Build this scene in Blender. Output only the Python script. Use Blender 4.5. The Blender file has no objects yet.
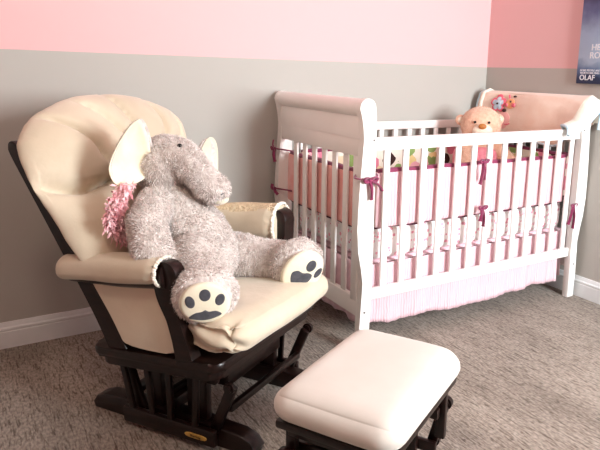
import bpy, bmesh, math, random
from mathutils import Vector, Matrix, Euler, noise
random.seed(7)
PI = math.pi
scn = bpy.context.scene
COL = scn.collection
DG = None

# ------------------------------------------------------------------ materials
def lin(c):
    return tuple(((v/255)/12.92 if v/255 <= .04045 else ((v/255+.055)/1.055)**2.4) for v in c)

def mat(name, rgb, rough=.7, rgb2=None, scale=20, bump=0, bscale=60, stretch=(1,1,1), coat=0, sheen=0,
        spec=.5, sss=0, detail=4, lo=.35, hi=.65, bdist=.01, bstretch=None):
    m = bpy.data.materials.new(name); m.use_nodes = True
    nt = m.node_tree; N = nt.nodes; L = nt.links
    b = N['Principled BSDF']
    b.inputs['Base Color'].default_value = (*lin(rgb), 1)
    b.inputs['Roughness'].default_value = rough
    b.inputs['Specular IOR Level'].default_value = spec
    if coat:
        b.inputs['Coat Weight'].default_value = coat; b.inputs['Coat Roughness'].default_value = .15
    if sheen:
        b.inputs['Sheen Weight'].default_value = sheen; b.inputs['Sheen Roughness'].default_value = .5
    if sss:
        b.inputs['Subsurface Weight'].default_value = sss; b.inputs['Subsurface Scale'].default_value = .02
    tc = N.new('ShaderNodeTexCoord')
    def mp(st):
        q = N.new('ShaderNodeMapping'); q.inputs['Scale'].default_value = st
        L.new(tc.outputs['Object'], q.inputs['Vector']); return q
    if rgb2:
        q = mp(stretch)
        n = N.new('ShaderNodeTexNoise'); n.inputs['Scale'].default_value = scale; n.inputs['Detail'].default_value = detail
        L.new(q.outputs[0], n.inputs['Vector'])
        r = N.new('ShaderNodeValToRGB')
        r.color_ramp.elements[0].position = lo; r.color_ramp.elements[1].position = hi
        r.color_ramp.elements[0].color = (*lin(rgb), 1); r.color_ramp.elements[1].color = (*lin(rgb2), 1)
        L.new(n.outputs['Fac'], r.inputs['Fac']); L.new(r.outputs['Color'], b.inputs['Base Color'])
    if bump:
        q = mp(bstretch or stretch)
        n = N.new('ShaderNodeTexNoise'); n.inputs['Scale'].default_value = bscale; n.inputs['Detail'].default_value = 3
        L.new(q.outputs[0], n.inputs['Vector'])
        bp = N.new('ShaderNodeBump'); bp.inputs['Strength'].default_value = bump; bp.inputs['Distance'].default_value = bdist
        L.new(n.outputs['Fac'], bp.inputs['Height']); L.new(bp.outputs['Normal'], b.inputs['Normal'])
    return m

def wall_mat():
    m = bpy.data.materials.new('two_tone_wall_paint'); m.use_nodes = True
    nt = m.node_tree; N = nt.nodes; L = nt.links; b = N['Principled BSDF']
    b.inputs['Roughness'].default_value = .6; b.inputs['Specular IOR Level'].default_value = .25
    g = N.new('ShaderNodeNewGeometry'); s = N.new('ShaderNodeSeparateXYZ'); L.new(g.outputs['Position'], s.inputs[0])
    c = N.new('ShaderNodeMath'); c.operation = 'GREATER_THAN'; c.inputs[1].default_value = 1.163
    L.new(s.outputs['Z'], c.inputs[0])
    mx = N.new('ShaderNodeMix'); mx.data_type = 'RGBA'
    mx.inputs[6].default_value = (*lin(WALLGREY), 1); mx.inputs[7].default_value = (*lin(WALLPINK), 1)
    L.new(c.outputs[0], mx.inputs[0]); L.new(mx.outputs[2], b.inputs['Base Color'])
    n = N.new('ShaderNodeTexNoise'); n.inputs['Scale'].default_value = 260; L.new(g.outputs['Position'], n.inputs['Vector'])
    bp = N.new('ShaderNodeBump'); bp.inputs['Strength'].default_value = .08; bp.inputs['Distance'].default_value = .003
    L.new(n.outputs['Fac'], bp.inputs['Height']); L.new(bp.outputs['Normal'], b.inputs['Normal'])
    return m

def carpet_mat():
    m = bpy.data.materials.new('streaked_carpet'); m.use_nodes = True
    nt = m.node_tree; N = nt.nodes; L = nt.links; b = N['Principled BSDF']
    b.inputs['Roughness'].default_value = .95; b.inputs['Specular IOR Level'].default_value = .1
    b.inputs['Sheen Weight'].default_value = .15
    g = N.new('ShaderNodeNewGeometry')
    def nz(st, sc, det, dist=0):
        q = N.new('ShaderNodeMapping'); q.inputs['Scale'].default_value = st; L.new(g.outputs['Position'], q.inputs['Vector'])
        n = N.new('ShaderNodeTexNoise'); n.inputs['Scale'].default_value = sc; n.inputs['Detail'].default_value = det
        n.inputs['Distortion'].default_value = dist
        L.new(q.outputs[0], n.inputs['Vector']); return n
    def ramp(n, p0, c0, p1, c1):
        r = N.new('ShaderNodeValToRGB'); e = r.color_ramp.elements
        e[0].position = p0; e[1].position = p1; e[0].color = (*lin(c0), 1); e[1].color = (*lin(c1), 1)
        L.new(n.outputs['Fac'], r.inputs['Fac']); return r
    big = ramp(nz((1, .35, 1), 5, 3), .35, CARPET_A, .65, CARPET_B)
    st = ramp(nz((9, 1.1, 1), 17, 4, .8), .33, (118, 96, 82), .50, (255, 255, 255))
    fine = ramp(nz((1, .5, 1), 130, 2), .3, (150, 146, 140), .7, (255, 255, 255))
    m1 = N.new('ShaderNodeMix'); m1.data_type = 'RGBA'; m1.blend_type = 'MULTIPLY'; m1.inputs[0].default_value = .75
    L.new(big.outputs[0], m1.inputs[6]); L.new(st.outputs[0], m1.inputs[7])
    m2 = N.new('ShaderNodeMix'); m2.data_type = 'RGBA'; m2.blend_type = 'MULTIPLY'; m2.inputs[0].default_value = .7
    L.new(m1.outputs[2], m2.inputs[6]); L.new(fine.outputs[0], m2.inputs[7])
    L.new(m2.outputs[2], b.inputs['Base Color'])
    bn = nz((2.4, .5, 1), 60, 2)
    bp = N.new('ShaderNodeBump'); bp.inputs['Strength'].default_value = .5; bp.inputs['Distance'].default_value = .006
    L.new(bn.outputs['Fac'], bp.inputs['Height']); L.new(bp.outputs['Normal'], b.inputs['Normal'])
    return m

def blobs_mat(name, base, cols, scale, radius, rough=.8):
    """fabric with scattered round printed motifs (each one of the listed colours)"""
    m = bpy.data.materials.new(name); m.use_nodes = True
    nt = m.node_tree; N = nt.nodes; L = nt.links; b = N['Principled BSDF']
    b.inputs['Roughness'].default_value = rough; b.inputs['Specular IOR Level'].default_value = .2
    tc = N.new('ShaderNodeTexCoord')
    v = N.new('ShaderNodeTexVoronoi'); v.inputs['Scale'].default_value = scale; v.inputs['Randomness'].default_value = .8
    nn = N.new('ShaderNodeTexNoise'); nn.inputs['Scale'].default_value = scale*1.3
    L.new(tc.outputs['Object'], nn.inputs['Vector'])
    ad = N.new('ShaderNodeVectorMath'); ad.operation = 'MULTIPLY_ADD'; ad.inputs[1].default_value = (.5/scale,)*3
    L.new(nn.outputs['Color'], ad.inputs[0]); L.new(tc.outputs['Object'], ad.inputs[2])
    L.new(ad.outputs[0], v.inputs['Vector'])
    s = N.new('ShaderNodeSeparateColor'); L.new(v.outputs['Color'], s.inputs[0])
    r = N.new('ShaderNodeValToRGB'); r.color_ramp.interpolation = 'CONSTANT'
    e = r.color_ramp.elements
    while len(e) < len(cols): e.new(.5)
    for i, c in enumerate(cols):
        e[i].position = i/len(cols)
    for i, c in enumerate(cols):
        e[i].color = (*lin(c), 1)
    L.new(s.outputs[0], r.inputs['Fac'])
    c = N.new('ShaderNodeMath'); c.operation = 'LESS_THAN'; c.inputs[1].default_value = radius
    L.new(v.outputs['Distance'], c.inputs[0])
    mx = N.new('ShaderNodeMix'); mx.data_type = 'RGBA'; mx.inputs[6].default_value = (*lin(base), 1)
    L.new(c.outputs[0], mx.inputs[0]); L.new(r.outputs['Color'], mx.inputs[7]); L.new(mx.outputs[2], b.inputs['Base Color'])
    return m

def stripe_mat(name, c0, c1, freq, axis='X', rough=.85, bump=.3, warp=2.5, wscale=9):
    m = bpy.data.materials.new(name); m.use_nodes = True
    nt = m.node_tree; N = nt.nodes; L = nt.links; b = N['Principled BSDF']
    b.inputs['Roughness'].default_value = rough; b.inputs['Specular IOR Level'].default_value = .2
    b.inputs['Sheen Weight'].default_value = .2
    tc = N.new('ShaderNodeTexCoord')
    w = N.new('ShaderNodeTexWave'); w.bands_direction = axis; w.inputs['Scale'].default_value = freq
    w.inputs['Distortion'].default_value = warp; w.inputs['Detail'].default_value = 2; w.inputs['Detail Scale'].default_value = wscale/freq*3
    L.new(tc.outputs['Object'], w.inputs['Vector'])
    r = N.new('ShaderNodeValToRGB'); r.color_ramp.elements[0].color = (*lin(c0), 1); r.color_ramp.elements[1].color = (*lin(c1), 1)
    L.new(w.outputs['Fac'], r.inputs['Fac']); L.new(r.outputs['Color'], b.inputs['Base Color'])
    bp = N.new('ShaderNodeBump'); bp.inputs['Strength'].default_value = bump; bp.inputs['Distance'].default_value = .006
    L.new(w.outputs['Fac'], bp.inputs['Height']); L.new(bp.outputs['Normal'], b.inputs['Normal'])
    return m

WALLGREY = (182, 177, 170); WALLPINK = (230, 184, 184)
CARPET_A = (156, 142, 130); CARPET_B = (182, 168, 155)
M = {}
M['wall'] = wall_mat()
M['carpet'] = carpet_mat()
M['ceiling'] = mat('ceiling_paint', (176, 176, 176), .9)
M['taupe'] = mat('deep_taupe_paint', (92, 86, 82), .8, (96, 90, 86), 5)
M['trim'] = mat('white_trim_paint', (228, 230, 230), .35, (234, 235, 236), 8)
M['crib'] = mat('white_crib_paint', (244, 238, 234), .33, (247, 242, 238), 6, coat=.15)
M['screw'] = mat('screw_metal', (110, 105, 100), .35, (130, 125, 120), 50)
M['wood'] = mat('espresso_wood', (20, 10, 8), .34, (34, 16, 12), 14, stretch=(1, 6, 6), coat=.12, spec=.35, bump=.05, bscale=40)
M['fabric'] = mat('cream_suede', (208, 192, 168), .75, (218, 203, 180), 5, bump=.25, bscale=18, bdist=.012, sheen=.35, spec=.2)
M['fabric_top'] = mat('cream_suede_ottoman', (212, 204, 194), .75, (222, 214, 205), 4, bump=.08, bscale=10, bdist=.01, sheen=.3, spec=.2)
M['crinkle'] = mat('quilted_cream', (205, 182, 148), .85, (232, 214, 184), 90, bump=1, bscale=85, bdist=.012)
M['fleece'] = mat('cream_fleece', (242, 232, 214), .9, (248, 241, 226), 40, bump=.6, bscale=120, bdist=.004, sheen=.5)
M['gold'] = mat('brass_badge', (190, 150, 70), .35, (205, 165, 85), 40)
M['badge_ink'] = mat('badge_ink', (45, 30, 18), .6)
M['fur'] = mat('grey_plush_fur', (198, 183, 177), .95, (226, 217, 211), 55, bump=.8, bscale=110, bdist=.006, sheen=.6, spec=.1, lo=.32, hi=.62)
M['furtip'] = mat('pale_fur_tips', (202, 187, 181), .95, (238, 230, 225), 60, sheen=.6, spec=.1, lo=.35, hi=.65)
M['cream'] = mat('cream_velour', (232, 222, 196), .9, (240, 231, 207), 20, bump=.3, bscale=90, bdist=.003, sheen=.5, spec=.1)
M['padgrey'] = mat('charcoal_felt', (66, 66, 72), .9, (80, 80, 86), 60, sheen=.3, spec=.1)
M['black'] = mat('glossy_black', (14, 10, 10), .15, (20, 14, 14), 40)
M['tulle'] = mat('pink_feather', (246, 176, 184), .9, (252, 214, 216), 40, sheen=.5)
M['bearfur'] = mat('peach_plush', (230, 180, 152), .95, (240, 198, 172), 60, bump=.7, bscale=140, bdist=.005, sheen=.6, spec=.1)
M['muzzle'] = mat('pale_muzzle_plush', (250, 228, 204), .95, (253, 238, 220), 60, bump=.5, bscale=140, bdist=.004, sheen=.5, spec=.1)
M['nose'] = mat('brown_nose', (176, 106, 46), .4, (190, 120, 56), 40)
M['pinkcloth'] = mat('pink_knit', (240, 132, 152), .9, (248, 160, 172), 60, bump=.5, bscale=120, bdist=.004)
M['ribbon'] = mat('magenta_ribbon', (118, 18, 64), .6, (136, 28, 78), 30, sheen=.3)
M['darkpipe'] = mat('plum_piping', (84, 30, 52), .7, (98, 38, 62), 30)
M['coral'] = stripe_mat('pink_minky_stripe', (246, 172, 166), (250, 194, 189), 22)  # end pads: light passing through the cloth put into a stronger coral
M['minky'] = stripe_mat('pale_pink_minky', (224, 174, 181), (238, 202, 207), 20)
M['skirt'] = stripe_mat('pink_crinkle_skirt', (234, 192, 201), (239, 204, 211), 26, bump=.4)
M['print'] = blobs_mat('nursery_print', (248, 240, 226), [(236, 140, 165), (150, 176, 106), (238, 212, 150), (70, 48, 44), (244, 180, 190), (246, 224, 190)], 13, .5)
M['sheet'] = blobs_mat('floral_sheet', (252, 248, 247), [(246, 180, 194), (250, 205, 214), (236, 160, 178)], 42, .32)
M['blanket'] = mat('peach_blanket', (244, 214, 194), .9, (248, 224, 206), 14, bump=.4, bscale=120, bdist=.004, sheen=.5, spec=.1)
M['satin'] = mat('pale_blue_satin', (188, 214, 226), .35, (206, 226, 236), 20, spec=.5)
M['patchpink'] = mat('patch_pink', (232, 100, 120), .8, (240, 120, 138), 60)
M['patchsoft'] = mat('patch_soft_pink', (244, 172, 166), .85, (248, 186, 180), 50, bump=.4, bscale=150, bdist=.003)
M['patchblue'] = mat('patch_blue', (170, 196, 214), .7, (214, 224, 232), 90)
M['patchdark'] = mat('patch_dark', (60, 34, 34), .8, (74, 44, 40), 60)
M['patchorange'] = mat('patch_orange', (246, 170, 120), .8, (250, 184, 136), 60)
M['outside'] = mat('window_frame_paint', (240, 240, 238), .4)

# ------------------------------------------------------------------ geometry helpers
def link(o, parent=None):
    COL.objects.link(o)
    if parent is not None: o.parent = parent
    return o

def tag(o, label=None, cat=None, group=None, kind=None):
    if label: o['label'] = label
    if cat: o['category'] = cat
    if group: o['group'] = group
    if kind: o['kind'] = kind
    return o

def empty(name, loc=(0, 0, 0), rz=0, rot=None):
    o = bpy.data.objects.new(name, None); COL.objects.link(o)
    o.location = loc; o.rotation_euler = rot if rot else (0, 0, rz)
    o.empty_display_size = .1
    return o

class MB:
    def __init__(s): s.bm = bmesh.new()
    def box(s, c, size, bev=.003, rot=None, seg=2, mi=0):
        r = bmesh.ops.create_cube(s.bm, size=1)
        vs = r['verts']; 
        mt = Matrix.Translation(Vector(c)) @ (rot.to_4x4() if rot is not None else Matrix()) @ Matrix.Diagonal((*size, 1))
        bmesh.ops.transform(s.bm, matrix=mt, verts=vs)
        es = list({e for v in vs for e in v.link_edges})
        if bev > 0:
            q = bmesh.ops.bevel(s.bm, geom=es, offset=min(bev, min(size)*.45), segments=seg, affect='EDGES', profile=.5)
        return s
    def beam(s, p0, p1, w, t, bev=.003, up=(0, 0, 1)):
        """board from p0 to p1; w across (perp to up), t along up-ish"""
        p0, p1 = Vector(p0), Vector(p1); d = (p1-p0); l = d.length; x = d.normalized()
        y = Vector(up).cross(x).normalized(); z = x.cross(y)
        rot = Matrix((x, y, z)).transposed()
        return s.box((p0+p1)/2, (l, w, t), bev, rot)
    def tube(s, pts, rad, seg=12, flat=1.0, up=(0, 0, 1), caps=True):
        pts = [Vector(p) for p in pts]; n = len(pts)
        if not hasattr(rad, '__len__'): rad = [rad]*n
        rings = []
        prev = None
        for i, p in enumerate(pts):
            d = (pts[min(i+1, n-1)]-pts[max(i-1, 0)]).normalized()
            if prev is None:
                u = Vector(up); 
                if abs(u.dot(d)) > .95: u = Vector((1, 0, 0))
                a = (u-d*u.dot(d)).normalized()
            else:
                a = (prev-d*prev.dot(d)).normalized()
            prev = a; b = d.cross(a)
            rings.append([s.bm.verts.new(p+(a*math.cos(2*PI*k/seg)*flat+b*math.sin(2*PI*k/seg))*rad[i]) for k in range(seg)])
        for i in range(n-1):
            for k in range(seg):
                s.bm.faces.new((rings[i][k], rings[i][(k+1) % seg], rings[i+1][(k+1) % seg], rings[i+1][k]))
        if caps:
            s.bm.faces.new(rings[0][::-1]); s.bm.faces.new(rings[-1])
        return s
    def ball(s, c, r, sub=3, rot=None):
        q = bmesh.ops.create_icosphere(s.bm, subdivisions=sub, radius=1)
        if not hasattr(r, '__len__'): r = (r, r, r)
        mt = Matrix.Translation(Vector(c)) @ (rot.to_4x4() if rot is not None else Matrix()) @ Matrix.Diagonal((*r, 1))
        bmesh.ops.transform(s.bm, matrix=mt, verts=q['verts'])
        return s
    def prism(s, outline, fn, t0, t1, bev=.003):
        """outline: 2-D points; fn(u,v,t)->3-D; thickness t0..t1"""
        a = [s.bm.verts.new(fn(u, v, t0)) for u, v in outline]
        b = [s.bm.verts.new(fn(u, v, t1)) for u, v in outline]
        n = len(a); f1 = s.bm.faces.new(a); f2 = s.bm.faces.new(b[::-1])
        fs = [s.bm.faces.new((a[i], b[i], b[(i+1) % n], a[(i+1) % n])) for i in range(n)]
        if bev > 0:
            es = list(set(f1.edges) | set(f2.edges))
            bmesh.ops.bevel(s.bm, geom=es, offset=bev, segments=2, affect='EDGES', profile=.5, clamp_overlap=True)
        return s
    def cyl(s, c, axis, r, h, seg=24, bev=.002):
        q = bmesh.ops.create_cone(s.bm, cap_ends=True, segments=seg, radius1=r, radius2=r, depth=h)
        rot = Vector((0, 0, 1)).rotation_difference(Vector(axis)).to_matrix().to_4x4()
        bmesh.ops.transform(s.bm, matrix=Matrix.Translation(Vector(c)) @ rot, verts=q['verts'])
        if bev:
            es = [e for v in q['verts'] for e in v.link_edges if len([f for f in e.link_faces if len(f.verts) > 4]) == 1]
            bmesh.ops.bevel(s.bm, geom=list(set(es)), offset=bev, segments=2, affect='EDGES')
        return s
    def grid(s, fn, nu, nv, wrapu=False, wrapv=False):
        g = [[s.bm.verts.new(fn(i/(nu if wrapu else nu-1), j/(nv if wrapv else nv-1))) for j in range(nv)] for i in range(nu)]
        for i in range(nu if wrapu else nu-1):
            for j in range(nv if wrapv else nv-1):
                s.bm.faces.new((g[i][j], g[(i+1) % nu][j], g[(i+1) % nu][(j+1) % nv], g[i][(j+1) % nv]))
        return g
    def build(s, name, material, parent=None, smooth=True, angle=40, off=None):
        bmesh.ops.recalc_face_normals(s.bm, faces=s.bm.faces)
        me = bpy.data.meshes.new(name)
        if off is not None: bmesh.ops.translate(s.bm, verts=s.bm.verts, vec=-Vector(off))
        s.bm.to_mesh(me); s.bm.free()
        if smooth:
            me.shade_smooth()
            try: me.set_sharp_from_angle(angle=math.radians(angle))
            except Exception: pass
        for mm in (material if isinstance(material, (list, tuple)) else [material]):
            me.materials.append(mm)
        return link(bpy.data.objects.new(name, me), parent)

def roundbox(mb, c, half, r, cuts=14, fn=None, rot=None):
    """soft cushion: a box with big round edges; fn(p_unit, p)->p deforms it"""
    q = bmesh.ops.create_cube(mb.bm, size=2)
    es = list({e for v in q['verts'] for e in v.link_edges})
    q2 = bmesh.ops.subdivide_edges(mb.bm, edges=es, cuts=cuts, use_grid_fill=True)
    vs = list(mb.bm.verts)            # always called on a fresh mesh
    if not hasattr(r, '__len__'): r = (r, r, r)
    for v in vs:
        u = v.co.copy()
        # denser sampling towards the rim
        w = Vector([math.sin(x*PI/2) for x in u])
        p = Vector([w[i]*half[i] for i in range(3)])
        inner = Vector([max(-(half[i]-r[i]), min(half[i]-r[i], p[i])) for i in range(3)])
        d = Vector([(p[i]-inner[i])/r[i] for i in range(3)])
        if d.length > 1e-6:
            d.normalize(); p = inner+Vector([d[i]*r[i] for i in range(3)])
        if fn: p = fn(u, p)
        if rot is not None: p = rot @ p
        v.co = p+Vector(c)
    return mb

def remeshed(prims, voxel=.006, smooth=4):
    """union of balls and tapered chains as one continuous skin; returns a bmesh"""
    mb = MB()
    for p in prims:
        if p[0] == 'ball': mb.ball(p[1], p[2], 3, p[3] if len(p) > 3 else None)
        else:   # chain of (pos, r)
            ch = p[1]
            for (a, ra), (b, rb) in zip(ch[:-1], ch[1:]):
                a, b = Vector(a), Vector(b); n = max(2, int((b-a).length/(min(ra, rb)*.3))+1)
                for k in range(n+1):
                    t = k/n; mb.ball(a.lerp(b, t), ra+(rb-ra)*t, 2)
    me = bpy.data.meshes.new('tmp'); mb.bm.to_mesh(me); mb.bm.free()
    o = bpy.data.objects.new('tmp', me); COL.objects.link(o)
    m = o.modifiers.new('r', 'REMESH'); m.mode = 'VOXEL'; m.voxel_size = voxel
    s = o.modifiers.new('s', 'SMOOTH'); s.factor = .6; s.iterations = smooth
    dg = bpy.context.evaluated_depsgraph_get(); dg.update()
    me2 = bpy.data.meshes.new_from_object(o.evaluated_get(dg))
    bm = bmesh.new(); bm.from_mesh(me2)
    bpy.data.objects.remove(o); bpy.data.meshes.remove(me); bpy.data.meshes.remove(me2)
    return bm

def fur(bm, density, length, width, lean=(0, 0, -.5), rnd=.5, mi=1, skip=None, seed=1):
    """short tufts standing on every face (part of the same skin)"""
    rg = random.Random(seed)
    bm.normal_update(); faces = list(bm.faces); lean = Vector(lean)
    NL = [v.normal.copy() for v in bm.verts]
    for f in faces:
        if skip and skip(f.calc_center_median(), f.normal): continue
        k = f.calc_area()*density; n = int(k)+(1 if rg.random() < k-int(k) else 0)
        vs = [v.co for v in f.verts]; nr = f.normal
        for _ in range(n):
            w = [rg.random()+.01 for _ in vs]; s = sum(w)
            p = sum((v*(x/s) for v, x in zip(vs, w)), Vector())
            sw = noise.noise_vector(p*14)*1.1
            d = (nr+lean*.7+sw*.8+Vector((rg.uniform(-1, 1), rg.uniform(-1, 1), rg.uniform(-1, 1)))*rnd).normalized()
            if d.dot(nr) < .15: d = (d+nr*.6).normalized()
            l = length*rg.uniform(.6, 1.2)
            t = d.cross(Vector((rg.uniform(-1, 1), rg.uniform(-1, 1), rg.uniform(-1, 1)))).normalized()*width
            base = p-nr*.002
            a = bm.verts.new(base-t); b = bm.verts.new(base+t)
            c = bm.verts.new(base+d*l*.6-t*.6); e = bm.verts.new(base+d*l*.6+t*.6)
            tip = bm.verts.new(base+(d+lean*.3).normalized()*l)
            nn = (nr+d*.45).normalized(); NL.extend([nn]*5)
            q = bm.faces.new((a, b, e, c)); q.material_index = mi
            q = bm.faces.new((c, e, tip)); q.material_index = mi
    return NL

def from_bm(name, bm, mats, parent, smooth=True, NL=None):
    me = bpy.data.meshes.new(name); bm.to_mesh(me); bm.free()
    for m in mats: me.materials.append(m)
    if smooth: me.shade_smooth()
    if NL: me.normals_split_custom_set_from_vertices([tuple(n) for n in NL])
    return link(bpy.data.objects.new(name, me), parent)

def spline(pts, n=6):
    """Catmull-Rom through 2-D or 3-D points"""
    P = [Vector(p) for p in pts]; out = []
    for i in range(len(P)-1):
        p0, p1, p2, p3 = P[max(i-1, 0)], P[i], P[i+1], P[min(i+2, len(P)-1)]
        for k in range(n):
            t = k/n
            out.append(.5*((2*p1)+(p2-p0)*t+(2*p0-5*p1+4*p2-p3)*t*t+(3*p1-p0-3*p2+p3)*t**3))
    out.append(P[-1]); return out

def closed_spline(pts, n=4):
    P = [Vector(p) for p in pts]; m = len(P); out = []
    for i in range(m):
        p0, p1, p2, p3 = P[(i-1) % m], P[i], P[(i+1) % m], P[(i+2) % m]
        for k in range(n):
            t = k/n
            out.append(.5*((2*p1)+(p2-p0)*t+(2*p0-5*p1+4*p2-p3)*t*t+(3*p1-p0-3*p2+p3)*t**3))
    return out

# ------------------------------------------------------------------ the room
RX0, RY0, CH = -5.0, -3.6, 2.6
mb = MB(); mb.box(((RX0)/2, RY0/2, -.05), (-RX0+.2, -RY0+.2, .1), 0)
tag(mb.build('floor', M['carpet'], smooth=False), kind='structure')
mb = MB(); mb.box((RX0/2, RY0/2, CH+.05), (-RX0+.2, -RY0+.2, .1), 0)
tag(mb.build('ceiling', M['ceiling'], smooth=False), kind='structure')
mb = MB(); mb.box((RX0/2, .05, CH/2), (-RX0+.2, .1, CH), 0)
tag(mb.build('wall_back', M['wall'], smooth=False), kind='structure')
mb = MB(); mb.box((RX0-.05, RY0/2, CH/2), (.1, -RY0, CH), 0)
tag(mb.build('wall_left', M['wall'], smooth=False), kind='structure')
mb = MB(); mb.box((.05, RY0/2, CH/2), (.1, -RY0, CH), 0)
tag(mb.build('wall_right', M['wall'], smooth=False), kind='structure')
# the wall behind the camera with the window that lights the room
WX0, WX1, WZ0, WZ1 = -1.0, -.10, .85, 2.05
YF = RY0-.05
mb = MB()
mb.box(((WX1+.1)/2, YF, CH/2), (.1-WX1, .1, CH), 0)
mb.box(((WX0+RX0-.1)/2, YF, CH/2), (WX0-RX0+.1, .1, CH), 0)
mb.box(((WX0+WX1)/2, YF, WZ0/2), (WX1-WX0, .1, WZ0), 0)
mb.box(((WX0+WX1)/2, YF, (CH+WZ1)/2), (WX1-WX0, .1, CH-WZ1), 0)
tag(mb.build('wall_front', M['wall'], smooth=False), kind='structure')
mb = MB()
for x in (WX0-.035, WX1+.035): mb.box((x, RY0+.008, (WZ0+WZ1)/2), (.07, .02, WZ1-WZ0+.14), .004)
for z in (WZ0-.035, WZ1+.035): mb.box(((WX0+WX1)/2, RY0+.008, z), (WX1-WX0, .02, .07), .004)
mb.box(((WX0+WX1)/2, YF, (WZ0+WZ1)/2), (.03, .04, WZ1-WZ0), .004)
tag(mb.build('window_1', M['outside']), kind='structure')

def baseboard(name, fn, length):
    prof = [(0, 0), (.014, 0), (.014, .068), (.0125, .0705), (.0125, .0735), (.0145, .076), (.0145, .083), (.009, .088), (.007, .097), (.0045, .106), (0, .106)]
    mb = MB(); a = [mb.bm.verts.new(fn(0, u, v)) for u, v in prof]; b = [mb.bm.verts.new(fn(length, u, v)) for u, v in prof]
    n = len(prof)
    for i in range(n): mb.bm.faces.new((a[i], b[i], b[(i+1) % n], a[(i+1) % n]))
    mb.bm.faces.new(a[::-1]); mb.bm.faces.new(b)
    tag(mb.build(name, M['trim'], smooth=False), kind='structure')
baseboard('baseboard_back', lambda t, u, v: (RX0+t, -u, v), -RX0)
baseboard('baseboard_right', lambda t, u, v: (-u, RY0+t, v), -RY0)
baseboard('baseboard_left', lambda t, u, v: (RX0+u, RY0+t, v), -RY0)

# ------------------------------------------------------------------ the crib
CF, CB = -.75, -.047              # centre planes of the front and back sides
CX = -.70
crib = empty('baby_crib', (CX, -.40, 0))
tag(crib, 'white sleigh style baby crib with slatted sides, in the corner against the grey wall', 'crib')
CO = (CX, -.40, 0)
def post_outline():
    """half profile of a scrolled end post, in x from the crib's centre (positive outward), z"""
    inn, out = .615, []
    zs = [(0, .668), (.12, .668), (.24, .662), (.30, .657), (.36, .668), (.43, .683), (.52, .690), (.60, .688), (.70, .683), (.80, .675), (.87, .670), (.92, .673), (.945, .68)]
    cu, cz, r = .655, .985, .036
    pts = [(x, z) for z, x in zs]
    for k in range(-2, 11):
        a = math.radians(-20+k*22 if k > -2 else -50)
        if k == -2: continue
        pts.append((cu+r*math.cos(a)*1.0, cz+r*math.sin(a)))
    pts += [(inn, .92), (inn, .6), (inn, .27), (inn+.003, .20), (inn+.008, 0)]
    return pts
OUT = post_outline()
for s in (-1, 1):
    for y, nm in ((CF, 'front'), (CB, 'back')):
        mb = MB(); mb.prism(OUT, lambda u, v, t: (CX+s*u, y+t, v), -.0175, .0175, .002)
        p = mb.build('post', M['crib'], crib, off=CO)
        if nm == 'front':
            for zz in (.178, .865):
                mb = MB(); mb.cyl((CX+s*(.647 if zz < .5 else .625), y-.018, zz), (0, 1, 0), .0045, .004, 12, 0)
                mb.build('screw', M['screw'], p, off=CO)
def side(y, top0, top1, nm):
    mb = MB(); mb.box((CX, y, (top0+top1)/2), (1.225, .024, top1-top0), .005); mb.build('top_rail', M['crib'], crib, off=CO)
    mb = MB(); mb.box((CX, y, .243), (1.225, .024, .046), .005); mb.build('bottom_rail', M['crib'], crib, off=CO)
    for n in range(13):
        x = -1.2328-.0145+n*.093
        mb = MB(); mb.box((x, y, (.26+top0)/2), (.029, .012, top0-.26+.01), .003)
        mb.build('slat', M['crib'], crib, off=CO)
side(CF+.005, .822, .873, 'front')
side(CB, .822, .866, 'back')
for s in (-1, 1):
    xe = CX+s*.655
    pn = empty('end_panel'); pn.parent = crib
    # scroll roll
    mb = MB(); mb.tube([(xe, -.73+i*.0665, .985) for i in range(11)], .034, 24); mb.build('scroll_rail', M['crib'], crib, off=CO)
    COL.objects.unlink(pn); bpy.data.objects.remove(pn)
    # curved headboard panel
    def hb(u, v, t):
        return (xe+s*(t-.006+.014*math.sin((v-.80)/.17*PI*.9)), u, v)
    mb = MB()
    prof = [(CF+.015, z) for z in ()]
    for t in (-.009, .009):
        pass
    g0 = mb.grid(lambda a, b: hb(-.735+a*.675, .868+b*.10, -.009), 8, 8)
    g1 = mb.grid(lambda a, b: hb(-.735+a*.675, .868+b*.10, .009), 8, 8)
    for k in range(7):
        mb.bm.faces.new((g0[k][0], g0[k+1][0], g1[k+1][0], g1[k][0])); mb.bm.faces.new((g0[k][7], g1[k][7], g1[k+1][7], g0[k+1][7]))
        mb.bm.faces.new((g0[0][k], g1[0][k], g1[0][k+1], g0[0][k+1])); mb.bm.faces.new((g0[7][k], g0[7][k+1], g1[7][k+1], g1[7][k]))
    mb.build('headboard_panel', M['crib'], crib, off=CO)
    mb = MB(); mb.box((xe, -.398, .835), (.026, .675, .072), .004); mb.build('end_top_rail', M['crib'], crib, off=CO)
    mb = MB(); mb.box((xe-s*.002, -.398, .192), (.024, .675, .078), .004); mb.build('end_bottom_rail', M['crib'], crib, off=CO)
    for yy in (-.711,):
        mb = MB(); mb.box((xe, yy, .515), (.024, .044, .60), .003); mb.build('stile', M['crib'], crib, off=CO)
    for n in range(6):
        mb = MB(); mb.box((xe, -.69+.0866*(n+1)-.017, .515), (.010, .034, .58), .0025)
        mb.build('end_slat', M['crib'], crib, off=CO)

# mattress with its fitted sheet
mb = MB(); roundbox(mb, (CX, -.40, .43), (.60, .305, .072), .035, 10)
mt = mb.build('crib_mattress', M['sheet'], off=(CX, -.40, .36))
mt.location = (CX, -.40, .36)
tag(mt, 'crib mattress in a white sheet dotted with small pink flowers, inside the crib', 'mattress')

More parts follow.
